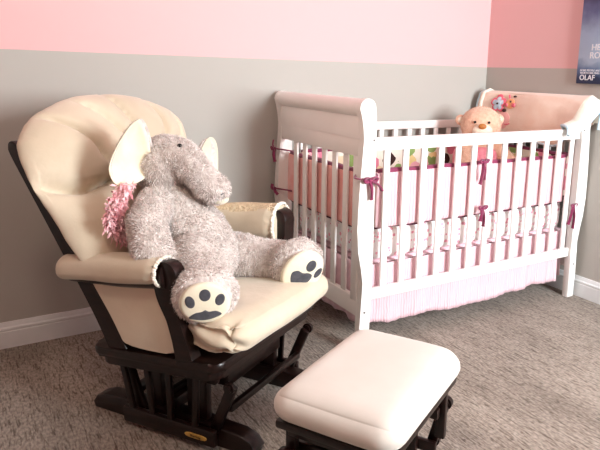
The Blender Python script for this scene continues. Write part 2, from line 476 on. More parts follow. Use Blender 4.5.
# bumper pads with ribbon ties
bump = empty('crib_bumper', (CX, -.4, .5)); BO = (CX, -.4, .5)
tag(bump, 'pale pink padded crib bumper with magenta trim, tied inside the crib slats', 'crib bumper')
def pad(c, hx, hy, hz, mts, inner=None):
    def fn(u, p):
        q = p.copy()
        k = (1-abs(u[2])**4)
        long = q.x if hx > hy else q.y
        wob = .004*math.sin(long*37+1.3*u[2])*k
        if hx > hy: q.y += wob if q.y < 0 else wob*.6
        else: q.x += wob
        return q
    mb = MB(); roundbox(mb, c, (hx, hy, hz), min(hx, hy)*.95, 16, fn)
    for f in mb.bm.faces:
        n = f.calc_center_median()-Vector(c)
        if inner is not None:
            v = n.y if hx > hy else n.x
            if v*inner > 0: f.material_index = 1
    return mb.build('bumper_pad', mts, bump, off=BO)
zb, zt = .503, .735; zc, zh = (zb+zt)/2, (zt-zb)/2
pads = [pad((CX, CF+.038, zc), .575, .014, zh, [M['minky'], M['print']], 1),
        pad((CX, CB-.036, zc), .575, .014, zh, [M['minky'], M['print']], -1),
        pad((CX-.632, -.40, zc), .012, .322, zh, [M['coral'], M['print']], 1),
        pad((CX+.632, -.40, zc), .012, .30, zh, [M['coral'], M['print']], -1)]
def run(name, pts, r, m, parent, off, flat=1): 
    mb = MB(); mb.tube(pts, r, 8, flat); return mb.build(name, m, parent, off=off)
for (x0, y0, x1, y1), pp in zip([(-1.27, CF+.038, -.13, CF+.038), (-1.27, CB-.036, -.13, CB-.036), (CX-.632, -.70, CX-.632, -.10), (CX+.632, -.70, CX+.632, -.10)], pads):
    dx, dy = (0, 1) if x0 != x1 else (1, 0)
    def line(z, amp): return [(x0+(x1-x0)*k/24, y0+(y1-y0)*k/24, z+amp*math.sin(k*1.1)) for k in range(25)]
    run('top_trim', line(zt-.003, .002), .0125, M['ribbon'], pp, BO)
    run('bottom_trim', line(zb+.001, .003), .007, M['darkpipe'], pp, BO)
def tie(p, n, parent, size=1, tails=((-.25, -1), (.3, -1)), drop=.075, wrap=True, a=(1, 0, 0)):
    """a knotted ribbon: two loops and two hanging tails at p, n = outward normal"""
    p = Vector(p); n = Vector(n).normalized(); a = Vector(a); z = Vector((0, 0, 1))
    mb = MB(); mb.ball(p+n*.006, .009*size, 2)
    for sg in (-1, 1):
        lp = [p+n*.006, p+n*.014+a*sg*.012*size+z*.009*size, p+n*.012+a*sg*.024*size+z*.005*size, p+n*.010+a*sg*.016*size-z*.005*size, p+n*.006]
        mb.tube(spline(lp, 4), .0068*size, 6, .6)
    for (tx, tz) in tails:
        tp = [p+n*.006, p+n*.014+a*tx*drop*.5+z*tz*drop*.45, p+n*.009+a*tx*drop*.8+z*tz*drop]
        mb.tube(spline(tp, 4), [.0085*size]*8+[.0105*size], 6, .5)
    return mb.build('ribbon_tie', M['ribbon'], parent, off=BO)
FY = CF-.020
tie((-1.345, FY, .715), (0, -1, 0), bump, 1.2, ((.15, -1), (.9, -.55)), .075)
mb = MB(); mb.tube(spline([(-1.345, FY-.004, .717), (-1.39, FY-.002, .722), (-1.396, CF, .724), (-1.37, CF+.03, .728)], 4), .006, 6, .6); mb.build('ribbon_strap', M['ribbon'], bump, off=BO)
mb = MB(); mb.tube(spline([(-1.345, FY-.004, .717), (-1.31, FY-.002, .728), (-1.30, CF+.01, .732)], 4), .006, 6, .6); mb.build('ribbon_strap', M['ribbon'], bump, off=BO)
xs = -1.251+5*.093+.000
tie((-.745, CF-.012, .752), (0, -1, 0), bump, 1.0, ((-.2, -1), (.12, -.8)), .10)
tie((-.735, CF-.012, .545), (0, -1, 0), bump, 1.0, ((-.15, -.7), (.15, -1)), .085)
tie((-1.398, CB-.014, .752), (-1, 0, 0), bump, .95, ((-.2, -1), (.1, .7)), .06, a=(0, 1, 0))
tie((-1.398, CB-.014, .562), (-1, 0, 0), bump, .95, ((-.9, -.4), (.4, .3)), .055, a=(0, 1, 0))
for zz in (.752, .562):
    mb = MB(); mb.tube(spline([(-1.398, CB-.004, zz), (-1.392, CB-.03, zz), (-1.36, CB-.062, zz-.004), (-1.345, CB-.08, zz-.006)], 4), .0065, 6, .6); mb.build('ribbon_strap', M['ribbon'], bump, off=BO)
tie((-.093, CF-.004, .49), (0, -1, 0), bump, .9, ((.1, -1), (-.3, -.8)), .12)

# crib skirt hanging from the mattress support
sk = empty('crib_skirt', (CX, -.4, .34)); SO = (CX, -.4, .34)
tag(sk, 'pink crinkled crib skirt hanging below the mattress, close to the carpet', 'crib skirt')
def cloth(fn, nu, nv, name, m, parent, off, th=.003):
    mb = MB(); mb.grid(fn, nu, nv)
    o = mb.build(name, m, parent, off=off)
    md = o.modifiers.new('th', 'SOLIDIFY'); md.thickness = th; md.offset = 0
    return o
def sk_front(a, b):
    x = -1.298+a*1.17
    z = .352-b*(.352-(.083+.008*math.sin(a*9)+.004*math.sin(a*31)+.02*max(0, 1-a*12)))
    y = CF+.033-.004*b+(.002+.005*b)*math.sin(a*40+2*math.sin(a*7))+.0025*b*math.sin(a*150+5*b)
    return (x, y, z)
cloth(sk_front, 260, 16, 'front_drop', M['skirt'], sk, SO)
def sk_end(s):
    def fn(a, b):
        y = -.70+a*.60
        return (CX+s*.622+(.002+.005*b)*math.sin(a*33+1), y, .352-b*(.352-.10+.005*math.sin(a*20)))
    return fn
cloth(sk_end(-1), 130, 12, 'end_drop', M['skirt'], sk, SO)
cloth(sk_end(1), 130, 12, 'end_drop', M['skirt'], sk, SO)
cloth(lambda a, b: (-1.29+a*1.18, CB-.045+(.002+.007*b)*math.sin(a*40), .352-b*.26), 160, 10, 'back_drop', M['skirt'], sk, SO)
cloth(lambda a, b: (CX-.60+a*1.20, -.70+b*.60, .350), 8, 8, 'platform', M['skirt'], sk, SO)

# ------------------------------------------------------------------ blanket over the right end
bl = empty('baby_blanket', (-.05, -.42, 1.02)); BL = (-.05, -.42, 1.02)
tag(bl, 'peach fleece blanket with flower and animal patches, draped over the right end of the crib', 'blanket')
def bl_pt(s, t, lift=0):
    """s: 0 (wall end) .. 1 (past the front post), t: 0 inner hem .. 1 outer hem"""
    y = -.055-.72*s/.84 if s < .84 else -.775
    prof = [(-.112, .775), (-.110, .88), (-.100, .97), (-.082, 1.018), (-.048, 1.031), (-.016, 1.020), (-.0065, .985), (-.006, .93), (-.006, .86)]
    k = t*(len(prof)-1); i = min(int(k), len(prof)-2); f = k-i
    x = prof[i][0]*(1-f)+prof[i+1][0]*f; z = prof[i][1]*(1-f)+prof[i+1][1]*f
    wob = .005*math.sin(y*19+t*3)*(1-abs(t-.5)*1.2)
    if t < .4: x += wob-.006*math.sin(y*11+2); x -= .015*max(0, .35-t)*(1+math.sin(y*8))
    if t < .35: z += .006*math.sin(y*10)
    P = Vector((x, y, z))
    if s > .66:          # near the front the inner hem is lifted over the front rail and the edge folds down
        def poly(tab):
            for (ta, pa), (tb, pb) in zip(tab[:-1], tab[1:]):
                if t <= tb: return Vector(pa).lerp(Vector(pb), (t-ta)/(tb-ta))
            return Vector(tab[-1][1])
        A = poly([(0, (-.20, -.728, .892)), (.25, (-.150, -.750, .915)), (.42, (-.095, -.765, 1.005)), (.55, (-.048, -.772, 1.036)), (.75, (-.010, -.775, 1.01)), (1, (-.007, -.77, .90))])
        B = poly([(0, (-.225, -.790, .850)), (.25, (-.165, -.800, .866)), (.42, (-.105, -.808, .905)), (.55, (-.060, -.812, .945)), (.75, (-.012, -.810, .975)), (1, (-.007, -.80, .87))])
        if s < .86:
            k = (s-.66)/.20; k = k*k*(3-2*k); P = P.lerp(A, k)
        else:
            k = (s-.86)/.14; P = A.lerp(B, k)+Vector((0, -.016, .012))*math.sin(k*PI)
    return P
mb = MB(); mb.grid(lambda a, b: bl_pt(a, b), 90, 40)
mb.bm.faces.ensure_lookup_table()
for k, f in enumerate(mb.bm.faces):
    if k//39 > 71: f.material_index = 1
o = mb.build('fleece', [M['blanket'], M['fleece']], bl, off=BL)
md = o.modifiers.new('th', 'SOLIDIFY'); md.thickness = .007; md.offset = 0
def edge_strip(pts, r=.009, nm='satin_trim'):
    mb = MB(); mb.tube(pts, r, 8, .8); mb.build(nm, M['satin'], bl, off=BL)
edge_strip([bl_pt(1, t/30) for t in range(31)], .010)
edge_strip([bl_pt(s/40, 0) for s in range(41)], .008)
edge_strip([bl_pt(0, t/30) for t in range(31)], .009)
# white fleece roll at the front and back edges
mb = MB(); mb.tube([bl_pt(.035, t/30)+Vector((0, 0, .003)) for t in range(31)], .012, 8); mb.build('edge_roll', M['fleece'], bl, off=BL)
def patch(yc, zc, out, m, h=.008, nm='patch', parent=None):
    def fn(u, v, t):
        y, z = yc+u, zc+v
        # surface x at this height on the inner face
        x = -.100-.004 if z < .97 else -.100+(z-.97)*.35
        x += .005*math.sin(y*19+.6)*.7-.006*math.sin(y*11+2)
        return (x-.006-t, y, z)
    mb = MB(); mb.prism(out, fn, 0, h, .002); return mb.build(nm, m, parent or bl, off=BL)
def circ(r, n=20, ry=None, c=(0, 0)): return [(c[0]+r*math.cos(2*PI*k/n), c[1]+(ry or r)*math.sin(2*PI*k/n)) for k in range(n)]
fl = patch(-.215, .965, circ(.020), M['patchblue'], .010, 'flower_patch')
for k in range(5):
    a = 2*PI*k/5+.3
    patch(-.215+.030*math.cos(a), .965+.030*math.sin(a), circ(.0215, 16), M['patchpink'], .006, 'petal', fl)
    patch(-.215+.024*math.cos(a), .965+.024*math.sin(a), circ(.014, 14), M['patchblue'], .0075, 'petal_center', fl)
patch(-.215, .965, circ(.006, 12), M['patchdark'], .013, 'flower_center', fl)
gf = patch(-.298, .968, circ(.030, 20, .027), M['patchorange'], .007, 'animal_patch')
patch(-.325, .962, circ(.012, 14), M['patchpink'], .010, 'cheek', gf)
patch(-.276, .960, circ(.010, 14), M['patchpink'], .010, 'cheek', gf)
patch(-.300, .980, circ(.006, 12), M['patchdark'], .010, 'eye', gf)
patch(-.318, 1.008, circ(.009, 12, .006), M['patchdark'], .010, 'ear', gf)
patch(-.262, .930, circ(.012, 14, .010), M['patchdark'], .009, 'hoof', gf)
patch(-.285, 1.004, [(-.003, -.01), (.003, -.01), (.014, .012), (.008, .013)], M['patchpink'], .009, 'horn', gf)
patch(-.262, .875, circ(.045, 22, .048), M['patchsoft'], .006, 'body_patch')
patch(-.290, .855, [(-.02, .004), (0, -.006), (.022, -.002), (.022, .003), (0, 0), (-.018, .010)], M['patchpink'], .009, 'smile_patch')

# ------------------------------------------------------------------ teddy bear in the crib
bo = (-.33, -.30, .502)
bear = empty('teddy_bear', bo)
tag(bear, 'peach teddy bear with brown nose in a pink top, sitting up in the crib', 'teddy bear')
face = Vector((-.62, -.78, .12)).normalized()          # where it looks
H = Vector((-.325, -.31, .862)); sidev = face.cross(Vector((0, 0, 1))).normalized(); upv = sidev.cross(face)
def hp(f, s, u): return H+face*f+sidev*s+upv*u       # s>0 : image right
sg = 1 if sidev.x > 0 else -1
def bs(s): return s*sg
Rm = Matrix((sidev*sg, face, upv)).transposed()
prims = [('ball', H, (.108, .092, .094), Rm), ('ball', hp(-.01, bs(.112)*0, .0), (.10, .09, .09), Rm),
         ('ball', hp(.02, 0, -.035), (.100, .08, .065), Rm)]
fc = (-.33, -.29)
prims += [('chain', [((-.33, -.28, .80), .07), ((-.33, -.28, .70), .095), ((-.33, -.28, .618), .105)]),
          ('chain', [((-.43, -.30, .75), .042), ((-.475, -.37, .67), .04), ((-.46, -.44, .62), .042)]),
          ('chain', [((-.25, -.33, .75), .042), ((-.20, -.40, .68), .04), ((-.20, -.46, .62), .042)]),
          ('chain', [((-.37, -.33, .56), .055), ((-.42, -.45, .555), .05), ((-.45, -.53, .57), .055)]),
          ('chain', [((-.28, -.33, .56), .055), ((-.24, -.45, .555), .05), ((-.22, -.53, .57), .055)])]
bm = remeshed(prims, .007, 3); bmesh.ops.translate(bm, verts=bm.verts, vec=-Vector(bo))
NLb = fur(bm, 40000, .007, .0016, (0, 0, -.4), .6, 1, seed=3)
body = from_bm('body', bm, [M['bearfur'], M['bearfur']], bear)
for s in (-1, 1):
    e = hp(-.035 if s > 0 else -.01, sg*s*(.096 if s > 0 else .106), .030 if s > 0 else .020); rr = Rm
    mb = MB(); mb.ball(e, (.029, .017, .029), 3, Rm); ob = mb.build('ear', M['bearfur'], bear, off=bo)
    mb = MB(); mb.ball(e+face*.012, (.017, .008, .017), 3, Rm); mb.build('inner_ear', M['muzzle'], ob, off=bo)
mb = MB(); mb.ball(hp(.088, .0, -.038), (.052, .034, .036), 3, Rm); mz = mb.build('muzzle', M['muzzle'], bear, off=bo)
mb = MB(); mb.ball(hp(.120, sg*-.004, -.016), (.021, .012, .015), 3, Rm); mb.build('nose', M['nose'], mz, off=bo)
for s in (-1, 1):
    mb = MB(); mb.ball(hp(.092, sg*(s*.036-.004), .006), .0075, 2); mb.build('eye', M['black'], bear, off=bo)
mb = MB(); roundbox(mb, (-.33, -.285, .66), (.112, .112, .10), (.10, .10, .06), 12)
mb.build('knit_top', M['pinkcloth'], bear, off=bo)

# ------------------------------------------------------------------ poster on the right wall
post_o = (-.012, -.88, 1.34)
po = empty('wall_canvas', post_o)
tag(po, 'dark blue canvas print with white lettering, hung on the pink right wall', 'wall art')
mb = MB(); mb.box((-.012, -.90, 1.37), (.020, .50, .56), .002)
m = bpy.data.materials.new('canvas_print'); m.use_nodes = True
nt = m.node_tree; N = nt.nodes; L = nt.links; b = N['Principled BSDF']; b.inputs['Roughness'].default_value = .6
g = N.new('ShaderNodeNewGeometry'); n1 = N.new('ShaderNodeTexNoise'); n1.inputs['Scale'].default_value = 9; n1.inputs['Detail'].default_value = 4
L.new(g.outputs['Position'], n1.inputs['Vector'])
sp = N.new('ShaderNodeSeparateXYZ'); L.new(g.outputs['Position'], sp.inputs[0])
# the print: dark navy foot and head with a paler icy blue band between
mr = N.new('ShaderNodeMapRange'); mr.inputs[1].default_value = 1.10; mr.inputs[2].default_value = 1.62; L.new(sp.outputs['Z'], mr.inputs[0])
ad = N.new('ShaderNodeMath'); ad.operation = 'MULTIPLY_ADD'; ad.inputs[1].default_value = .35; L.new(n1.outputs['Fac'], ad.inputs[0]); L.new(mr.outputs[0], ad.inputs[2])
r = N.new('ShaderNodeValToRGB'); e = r.color_ramp.elements
e[0].position = .22; e[0].color = (*lin((36, 50, 86)), 1); e[1].position = 1.0; e[1].color = (*lin((58, 60, 96)), 1)
for pos, c in ((.30, (100, 128, 170)), (.42, (172, 196, 220)), (.62, (160, 184, 212)), (.85, (96, 106, 148))):
    q = e.new(pos); q.color = (*lin(c), 1)
L.new(ad.outputs[0], r.inputs['Fac']); L.new(r.outputs['Color'], b.inputs['Base Color'])
cv = mb.build('canvas', m, po, off=post_o)
M['white_ink'] = mat('white_ink', (226, 226, 232), .6)
M['grey_ink'] = mat('pale_ink', (178, 194, 214), .6)
def text(s, y, z, size, m, par):
    cu = bpy.data.curves.new('lettering', 'FONT'); cu.body = s; cu.size = size; cu.extrude = .0006; cu.offset = size*.02; cu.align_x = 'LEFT'
    o = bpy.data.objects.new('lettering', cu); COL.objects.link(o)
    dg = bpy.context.evaluated_depsgraph_get(); dg.update()
    me = bpy.data.meshes.new_from_object(o.evaluated_get(dg)); bpy.data.objects.remove(o)
    # text x -> -y, text y -> +z
    for v in me.vertices:
        x, yy, zz = v.co; v.co = Vector((-.0228-zz, y-x, z+yy))-Vector(post_o)
    me.materials.clear(); me.materials.append(m)
    return link(bpy.data.objects.new('lettering', me), par)
text('OLAF', -.669, 1.108, .036, M['white_ink'], cv)
text('SOME PEOPLE ARE', -.670, 1.150, .0135, M['white_ink'], cv)
text('WORTH MELTING FOR', -.670, 1.1375, .0135, M['white_ink'], cv)
text('HEA', -.722, 1.251, .042, M['white_ink'], cv)
text('ROS', -.716, 1.213, .042, M['white_ink'], cv)

# ------------------------------------------------------------------ glider chair
CHO = Vector((-1.978, -.778, 0)); CRZ = math.atan2(-.839, .545)
chair = empty('glider_chair', CHO, CRZ)
tag(chair, 'dark wood glider rocking chair with puffy cream cushions, holding the grey elephant', 'chair')
CM = Matrix.Translation(CHO) @ Matrix.Rotation(CRZ, 4, 'Z')
W = M['wood']
for s in (-1, 1):
    # base runner with round ends
    mb = MB()
    yy = s*.19
    out = [(-.31, 0), (.31, 0), (.318, .02), (.30, .045), (.26, .060), (.12, .066), (-.12, .066), (-.26, .060), (-.30, .045), (-.318, .02)]
    mb.prism(out, lambda u, v, t: (u, yy+t, v), -.028, .028, .006)
    mb.build('base_runner', W, chair)
    # two broad uprights and the beam they carry
    for x, w_ in ((-.065, .055), (.10, .075)):
        mb = MB(); mb.box((x, yy, .125), (w_, .024, .15), .004); mb.build('base_upright', W, chair)
    mb = MB(); mb.box((.02, yy, .205), (.30, .026, .035), .005); mb.build('base_beam', W, chair)
    # moving lower side rail with narrow spindles up to the seat frame
    yo = s*.243
    mb = MB(); mb.beam((-.15, yo, .040), (.20, yo, .044), .020, .052, .005); rail = mb.build('lower_rail', W, chair)
    for xt, xb in ((-.155, -.115), (-.055, -.035), (.03, .035), (.135, .125)):
        mb = MB(); mb.beam((xb, yo, .06), (xt, yo, .232), .014, .020, .003, up=(1, 0, 0)); mb.build('spindle', W, chair)
    # swing links and their knobs
    for x0, x1, yl in ((.245, .175, s*.216), (-.16, -.10, s*.216)):
        mb = MB(); mb.beam((x0, yl, .215), (x1, yl, .05), .018, .034, .006, up=(1, 0, 0)); lk = mb.build('swing_link', W, chair)
        for (kx, kz) in ((x0, .215), (x1, .05)):
            if kz < .1 and s < 0: continue
            mb = MB(); mb.cyl((kx, yl+s*.018, kz), (0, 1, 0), .018, .024, 20, .006); mb.build('knob', W, lk)
mb = MB(); mb.beam((.222, -.205, .128), (.222, .205, .120), .020, .024, .006); mb.build('front_stretcher', W, chair)
mb = MB(); mb.beam((-.22, -.19, .04), (-.22, .19, .04), .040, .022, .004); mb.build('rear_stretcher', W, chair)
mb = MB(); mb.beam((0, -.19, .08), (0, .19, .08), .024, .04, .004); mb.build('middle_stretcher', W, chair)
mb = MB(); mb.beam((-.06, -.19, .08), (.12, .19, .19), .024, .024, .004); mb.build('diagonal_brace', W, chair)
mb = MB(); mb.box((.10, 0, .19), (.16, .30, .06), .004); mb.build('bearing_box', W, chair)
# badge on the lower rail
mb = MB(); mb.prism([(x*.040, z*.0070) for x, z in [(math.copysign(abs(math.cos(a))**.5, math.cos(a)), math.copysign(abs(math.sin(a))**.8, math.sin(a))) for a in [2*PI*k/24 for k in range(24)]]],
                    lambda u, v, t: (.135+u, -.2525-t, .042+v+.01*u), 0, .004, .001)
bd = mb.build('badge', M['gold'], chair)
cu = bpy.data.curves.new('lettering', 'FONT'); cu.body = 'Shermag'; cu.size = .0112; cu.extrude = .0004; cu.align_x = 'CENTER'
to = bpy.data.objects.new('lettering', cu); COL.objects.link(to)
dg = bpy.context.evaluated_depsgraph_get(); dg.update()
me = bpy.data.meshes.new_from_object(to.evaluated_get(dg)); bpy.data.objects.remove(to)
for v in me.vertices:
    x, y, z = v.co; v.co = (.135+x, -.2568-z, .0385+y+.01*x)
me.materials.clear(); me.materials.append(M['badge_ink']); link(bpy.data.objects.new('badge_lettering', me), bd)
# seat frame: two stepped boards, tilted up to the front
tl = Matrix.Rotation(-math.atan(.085), 3, 'Y')
for nm, z, hx, hy, th, bv in (('seat_deck', .276, .482, .585, .030, .010), ('seat_apron', .247, .445, .55, .036, .005)):
    mb = MB()
    o2 = []
    r = .035
    for cx_, cy_, a0 in ((hx/2-r, hy/2-r, 0), (-hx/2+r, hy/2-r, 90), (-hx/2+r, -hy/2+r, 180), (hx/2-r, -hy/2+r, 270)):
        for k in range(7):
            a = math.radians(a0+k*15); o2.append((cx_+r*math.cos(a), cy_+r*math.sin(a)))
    def fn(u, v, t, z=z): 
        p = tl @ Vector((u, v, t)); return (p.x+.010, p.y, p.z+z)
    mb.prism(o2, fn, -th/2, th/2, bv); mb.build(nm, W, chair)
for s in (-1, 1):
    ys = s*.275
    # back post: raked, tapered, round top
    pts = spline([(-.115, .27), (-.165, .36), (-.225, .45), (-.36, .645), (-.485, .822), (-.512, .862)], 5)
    ws = [.034, .031, .028, .024, .021, .018]
    l, r_ = [], []
    for i, p in enumerate(pts):
        d = (pts[min(i+1, len(pts)-1)]-pts[max(i-1, 0)]).normalized(); nn = Vector((-d.y, d.x))
        t = i/(len(pts)-1)*5; k = min(int(t), 4); w_ = ws[k]*(1-(t-k))+ws[k+1]*(t-k)
        l.append(p+nn*w_); r_.append(p-nn*w_)
    d = (pts[-1]-pts[-2]).normalized()
    cap = [pts[-1]+(d*math.sin(a)+Vector((d.y, -d.x))*math.cos(a))*ws[-1] for a in (.6, 1.1, PI/2, PI-1.1, PI-.6)]
    mb = MB(); mb.prism([tuple(q) for q in r_+cap+l[::-1]], lambda u, v, t: (u, ys+t, v), -.013, .013, .004)
    mb.build('back_post', W, chair)
    # arm post: sweeps up and forward to a scroll under the arm pad
    if s < 0: pts = spline([(.135, .30), (.118, .36), (.098, .42), (.075, .48), (.072, .525), (.078, .545)], 5)
    else: pts = spline([(.145, .30), (.135, .36), (.122, .42), (.110, .48), (.104, .54), (.106, .590)], 5)
    ws = [.030, .024, .022, .030, .038, .038]
    l, r_ = [], []
    for i, p in enumerate(pts):
        d = (pts[min(i+1, len(pts)-1)]-pts[max(i-1, 0)]).normalized(); nn = Vector((-d.y, d.x))
        t = i/(len(pts)-1)*5; k = min(int(t), 4); w_ = ws[k]*(1-(t-k))+ws[k+1]*(t-k)
        l.append(p+nn*w_); r_.append(p-nn*w_)
    cap = [(Vector((.078, .545)) if s < 0 else Vector((.106, .590)))+Vector((math.cos(a), math.sin(a)))*.040 for a in [math.radians(q) for q in range(10, 171, 20)]]
    mb = MB(); mb.prism([tuple(q) for q in r_+cap+l[::-1]], lambda u, v, t: (u, ys+t, v), -.020-(.012 if s > 0 else 0), .020+(.012 if s > 0 else 0), .005)
    mb.build('arm_post', W, chair)
    # wooden arm rail under the pad
    mb = MB(); mb.tube([(-.30, ys, .495), (-.1, ys, .515), (.075, ys, .540)], [.030, .034, .036], 18, 1.1); mb.build('arm_rail', W, chair)
    # upholstered side panel
    o2 = closed_spline([(-.245, .495), (-.22, .43), (-.155, .345), (-.09, .305), (.02, .302), (.10, .315), (.10, .36), (.07, .43), (.05, .50), (-.1, .50)], 4)
    mb = MB(); mb.prism([tuple(q) for q in o2], lambda u, v, t: (u, ys+s*.002+t, v), -.010, .010, .007); mb.build('side_panel', M['fabric'], chair)
    # arm pad: a stuffed roll round the rail, gathered at the open front
    def armfn(a, b):
        th = 2*PI*b; t = a
        x = -.345+t*.405
        zc = .503+t*.048
        endr = math.sqrt(max(0, 1-(max(0, .12-t)/.12)**2)) if t < .12 else 1
        ry, rz = .052*endr, (.047 if s < 0 else .082)*endr
        if s > 0: zc += .022*(.3+.7*t); x += .045*t; ry = .066*endr
        fr = .96+.04*math.sin(t*9+th*2)
        if t > .93: fr *= 1-.10*(t-.93)/.07*(1+.5*math.sin(th*14))
        c, sn = math.cos(th), math.sin(th)
        yv = math.copysign(abs(c)**.8, c)*ry*fr; zv = math.copysign(abs(sn)**.85, sn)*rz*fr
        if sn < -.3: zv *= .85
        return (x+.006*math.sin(th*14)*(1 if t > .98 else 0), ys+yv, zc+zv)
    mb = MB(); g = mb.grid(armfn, 60, 56, wrapv=True)
    mb.bm.faces.new([g[0][k] for k in range(56)])
    if s > 0: mb.bm.faces.new([g[59][k] for k in range(56)][::-1])
    for f in mb.bm.faces:
        c = f.calc_center_median()
        if s > 0 and c.z > .565+.10*(c.x+.3) and (c.y-ys) > -.045: f.material_index = 1
    pd = mb.build('arm_pad', [M['fabric'], M['crinkle']], chair)
    # ruffled elastic edge
    def ruf(a, b):
        th = 2*PI*b; c, sn = math.cos(th), math.sin(th)
        w_ = .0022*math.sin(th*17+2*math.sin(th*3))+.002*math.sin(th*37+a)
        rr = .93+.10*math.sin(a*PI)+w_*6*a
        x = .052+(.045 if s > 0 else 0)+.016*a+w_*.8
        return (x, ys+(.0475 if s < 0 else .0615)*rr*math.copysign(abs(c)**.85, c), (.550 if s < 0 else .572)+(.044 if s < 0 else .078)*rr*sn)
    mb = MB(); mb.grid(ruf, 8, 140, wrapv=True); o = mb.build('ruffle', M['fleece'], pd)
    md = o.modifiers.new('th', 'SOLIDIFY'); md.thickness = .004
# cross slats of the back frame behind the cushion
for t in (.15, .5, .85):
    x = -.225+(-.50+.225)*t; z = .45+(.845-.45)*t
    mb = MB(); mb.beam((x-.005, -.27, z), (x-.005, .27, z), .016, .045, .004, up=(-.545, 0, .839)); mb.build('back_slat', W, chair)

# back cushion
vd = Vector((-.545, 0, .839)); bd_ = Vector((0, 1, 0)); nd = Vector((.839, 0, .545)); P0 = Vector((-.13, 0, .42))
outl = closed_spline([(.375, .50), (.385, .56), (.36, .61), (.31, .645), (.21, .685), (.07, .702), (-.07, .694), (-.165, .665), (-.237, .635), (-.30, .585), (-.335, .535), (-.347, .46), (-.347, .385), (-.335, .31), (-.325, .20), (-.30, .09), (-.24, .03), (0, .0), (.24, .03), (.30, .09), (.33, .20), (.345, .31), (.36, .385), (.365, .45)], 4)
cen = Vector((.005, .40)); NO = len(outl)
CHAN = [(-.115, .43, -.235, .62, .03, .42), (.0, .50, -.09, .665, .012, .3), (.06, .42, .05, .69, .02, .38), (.19, .46, .23, .66, .02, .34), (.29, .42, .33, .58, 0, .25),
        (-.30, .40, -.335, .42, 0, .3), (-.16, .28, -.10, .40, .01, .25), (.14, .26, .12, .40, 0, .25)]
def crease(b, v):
    """depth of stitched folds over the front"""
    d = 0
    # horizontal fold between head pillow and lower back
    vz = .40-.035*math.cos(b*7+1.2)-.012*math.sin(b*23)
    d += .95*math.exp(-abs(v-vz)/.020)*(1 if abs(b) < .33 else .5)
    # stitched channels: curved lines b(v) between two heights
    for b_lo, v_lo, b_hi, v_hi, bow, k in CHAN:
        if v_lo-.02 < v < v_hi+.02:
            q = (v-v_lo)/(v_hi-v_lo); bb = b_lo+(b_hi-b_lo)*q+bow*math.sin(max(0, min(1, q))*PI)
            fade = max(0, min(1, (v-v_lo+.02)/.04))*max(0, min(1, (v_hi+.02-v)/.05))
            d += 1.5*k*math.exp(-abs(b-bb)/.011)*fade
    return min(d, 1.0)
def cush(a, b_, front=True):
    i = a*NO; k0 = int(i) % NO; k1 = (k0+1) % NO; f = i-int(i)
    R_ = outl[k0].lerp(outl[k1], f)
    sr = math.sin(b_*PI/2)
    rel = Vector((R_.x, R_.y))-cen
    p = cen+rel*sr
    h = max(0, 1-sr**2.6)**.55
    lump = 1+.10*noise.noise(Vector((p.x*6, p.y*6, 3)))
    if front:
        vz0 = .40-.035*math.cos(p.x*7+1.2)
        h = h*(.62+.38*min(1, abs(p.y-vz0)/.13)**.5)
        lower = .105 if p.y > .385 else .095+.03*math.sin(min(1, max(0, p.y/.385))*PI)
        t = lower*h*lump-.085*crease(p.x, p.y)*h**.5
    else: t = -.055*h
    wr = .0022*noise.noise(Vector((a*60, 0, 0)))*(sr**8)
    return P0+bd_*p.x+vd*p.y+nd*(t)+(vd*(rel.y)+bd_*rel.x).normalized()*wr
mb = MB(); g1 = mb.grid(lambda a, b: cush(a*1.0, .003+b*.997), 192, 60, wrapu=True)
g2 = mb.grid(lambda a, b: cush(a*1.0, .003+b*.997, False), 192, 20, wrapu=True)
bmesh.ops.remove_doubles(mb.bm, verts=mb.bm.verts, dist=.0004)
bc = mb.build('back_cushion', M['fabric'], chair, angle=180)

# seat cushion
def seatfn(u, p):
    q = p.copy()
    # crown
    k = (1-u[0]**2)*(1-u[1]**2)
    if q.z > 0: q.z += .012*k
    # bowed front edge, waisted between the arm posts
    if u[0] > 0: q.x += .030*u[0]**2*(1-u[1]**2)
    if u[0] < .35: q.y *= 1-.15*min(1, (.35-u[0])*3)
    # gathered corner pleats on the near front corner
    if u[1] < -.45 and u[0] > .1:
        q += Vector((0, 0, 1))*.006*math.sin(u[0]*16+u[1]*9)*min(1, (-u[1]-.45)*3)*(1-abs(u[2])*.3)
        q.y += .008*math.sin(u[2]*7+u[0]*10)*min(1, (-u[1]-.45)*3)
    q.z += .004*noise.noise(Vector((q.x*9, q.y*9, 1)))
    return q
mb = MB(); roundbox(mb, (.06, .0, .362), (.245, .285, .050), (.06, .06, .047), 26, seatfn, Matrix.Rotation(-.10, 3, 'Y'))
mb.build('seat_cushion', M['fabric'], chair, angle=180)

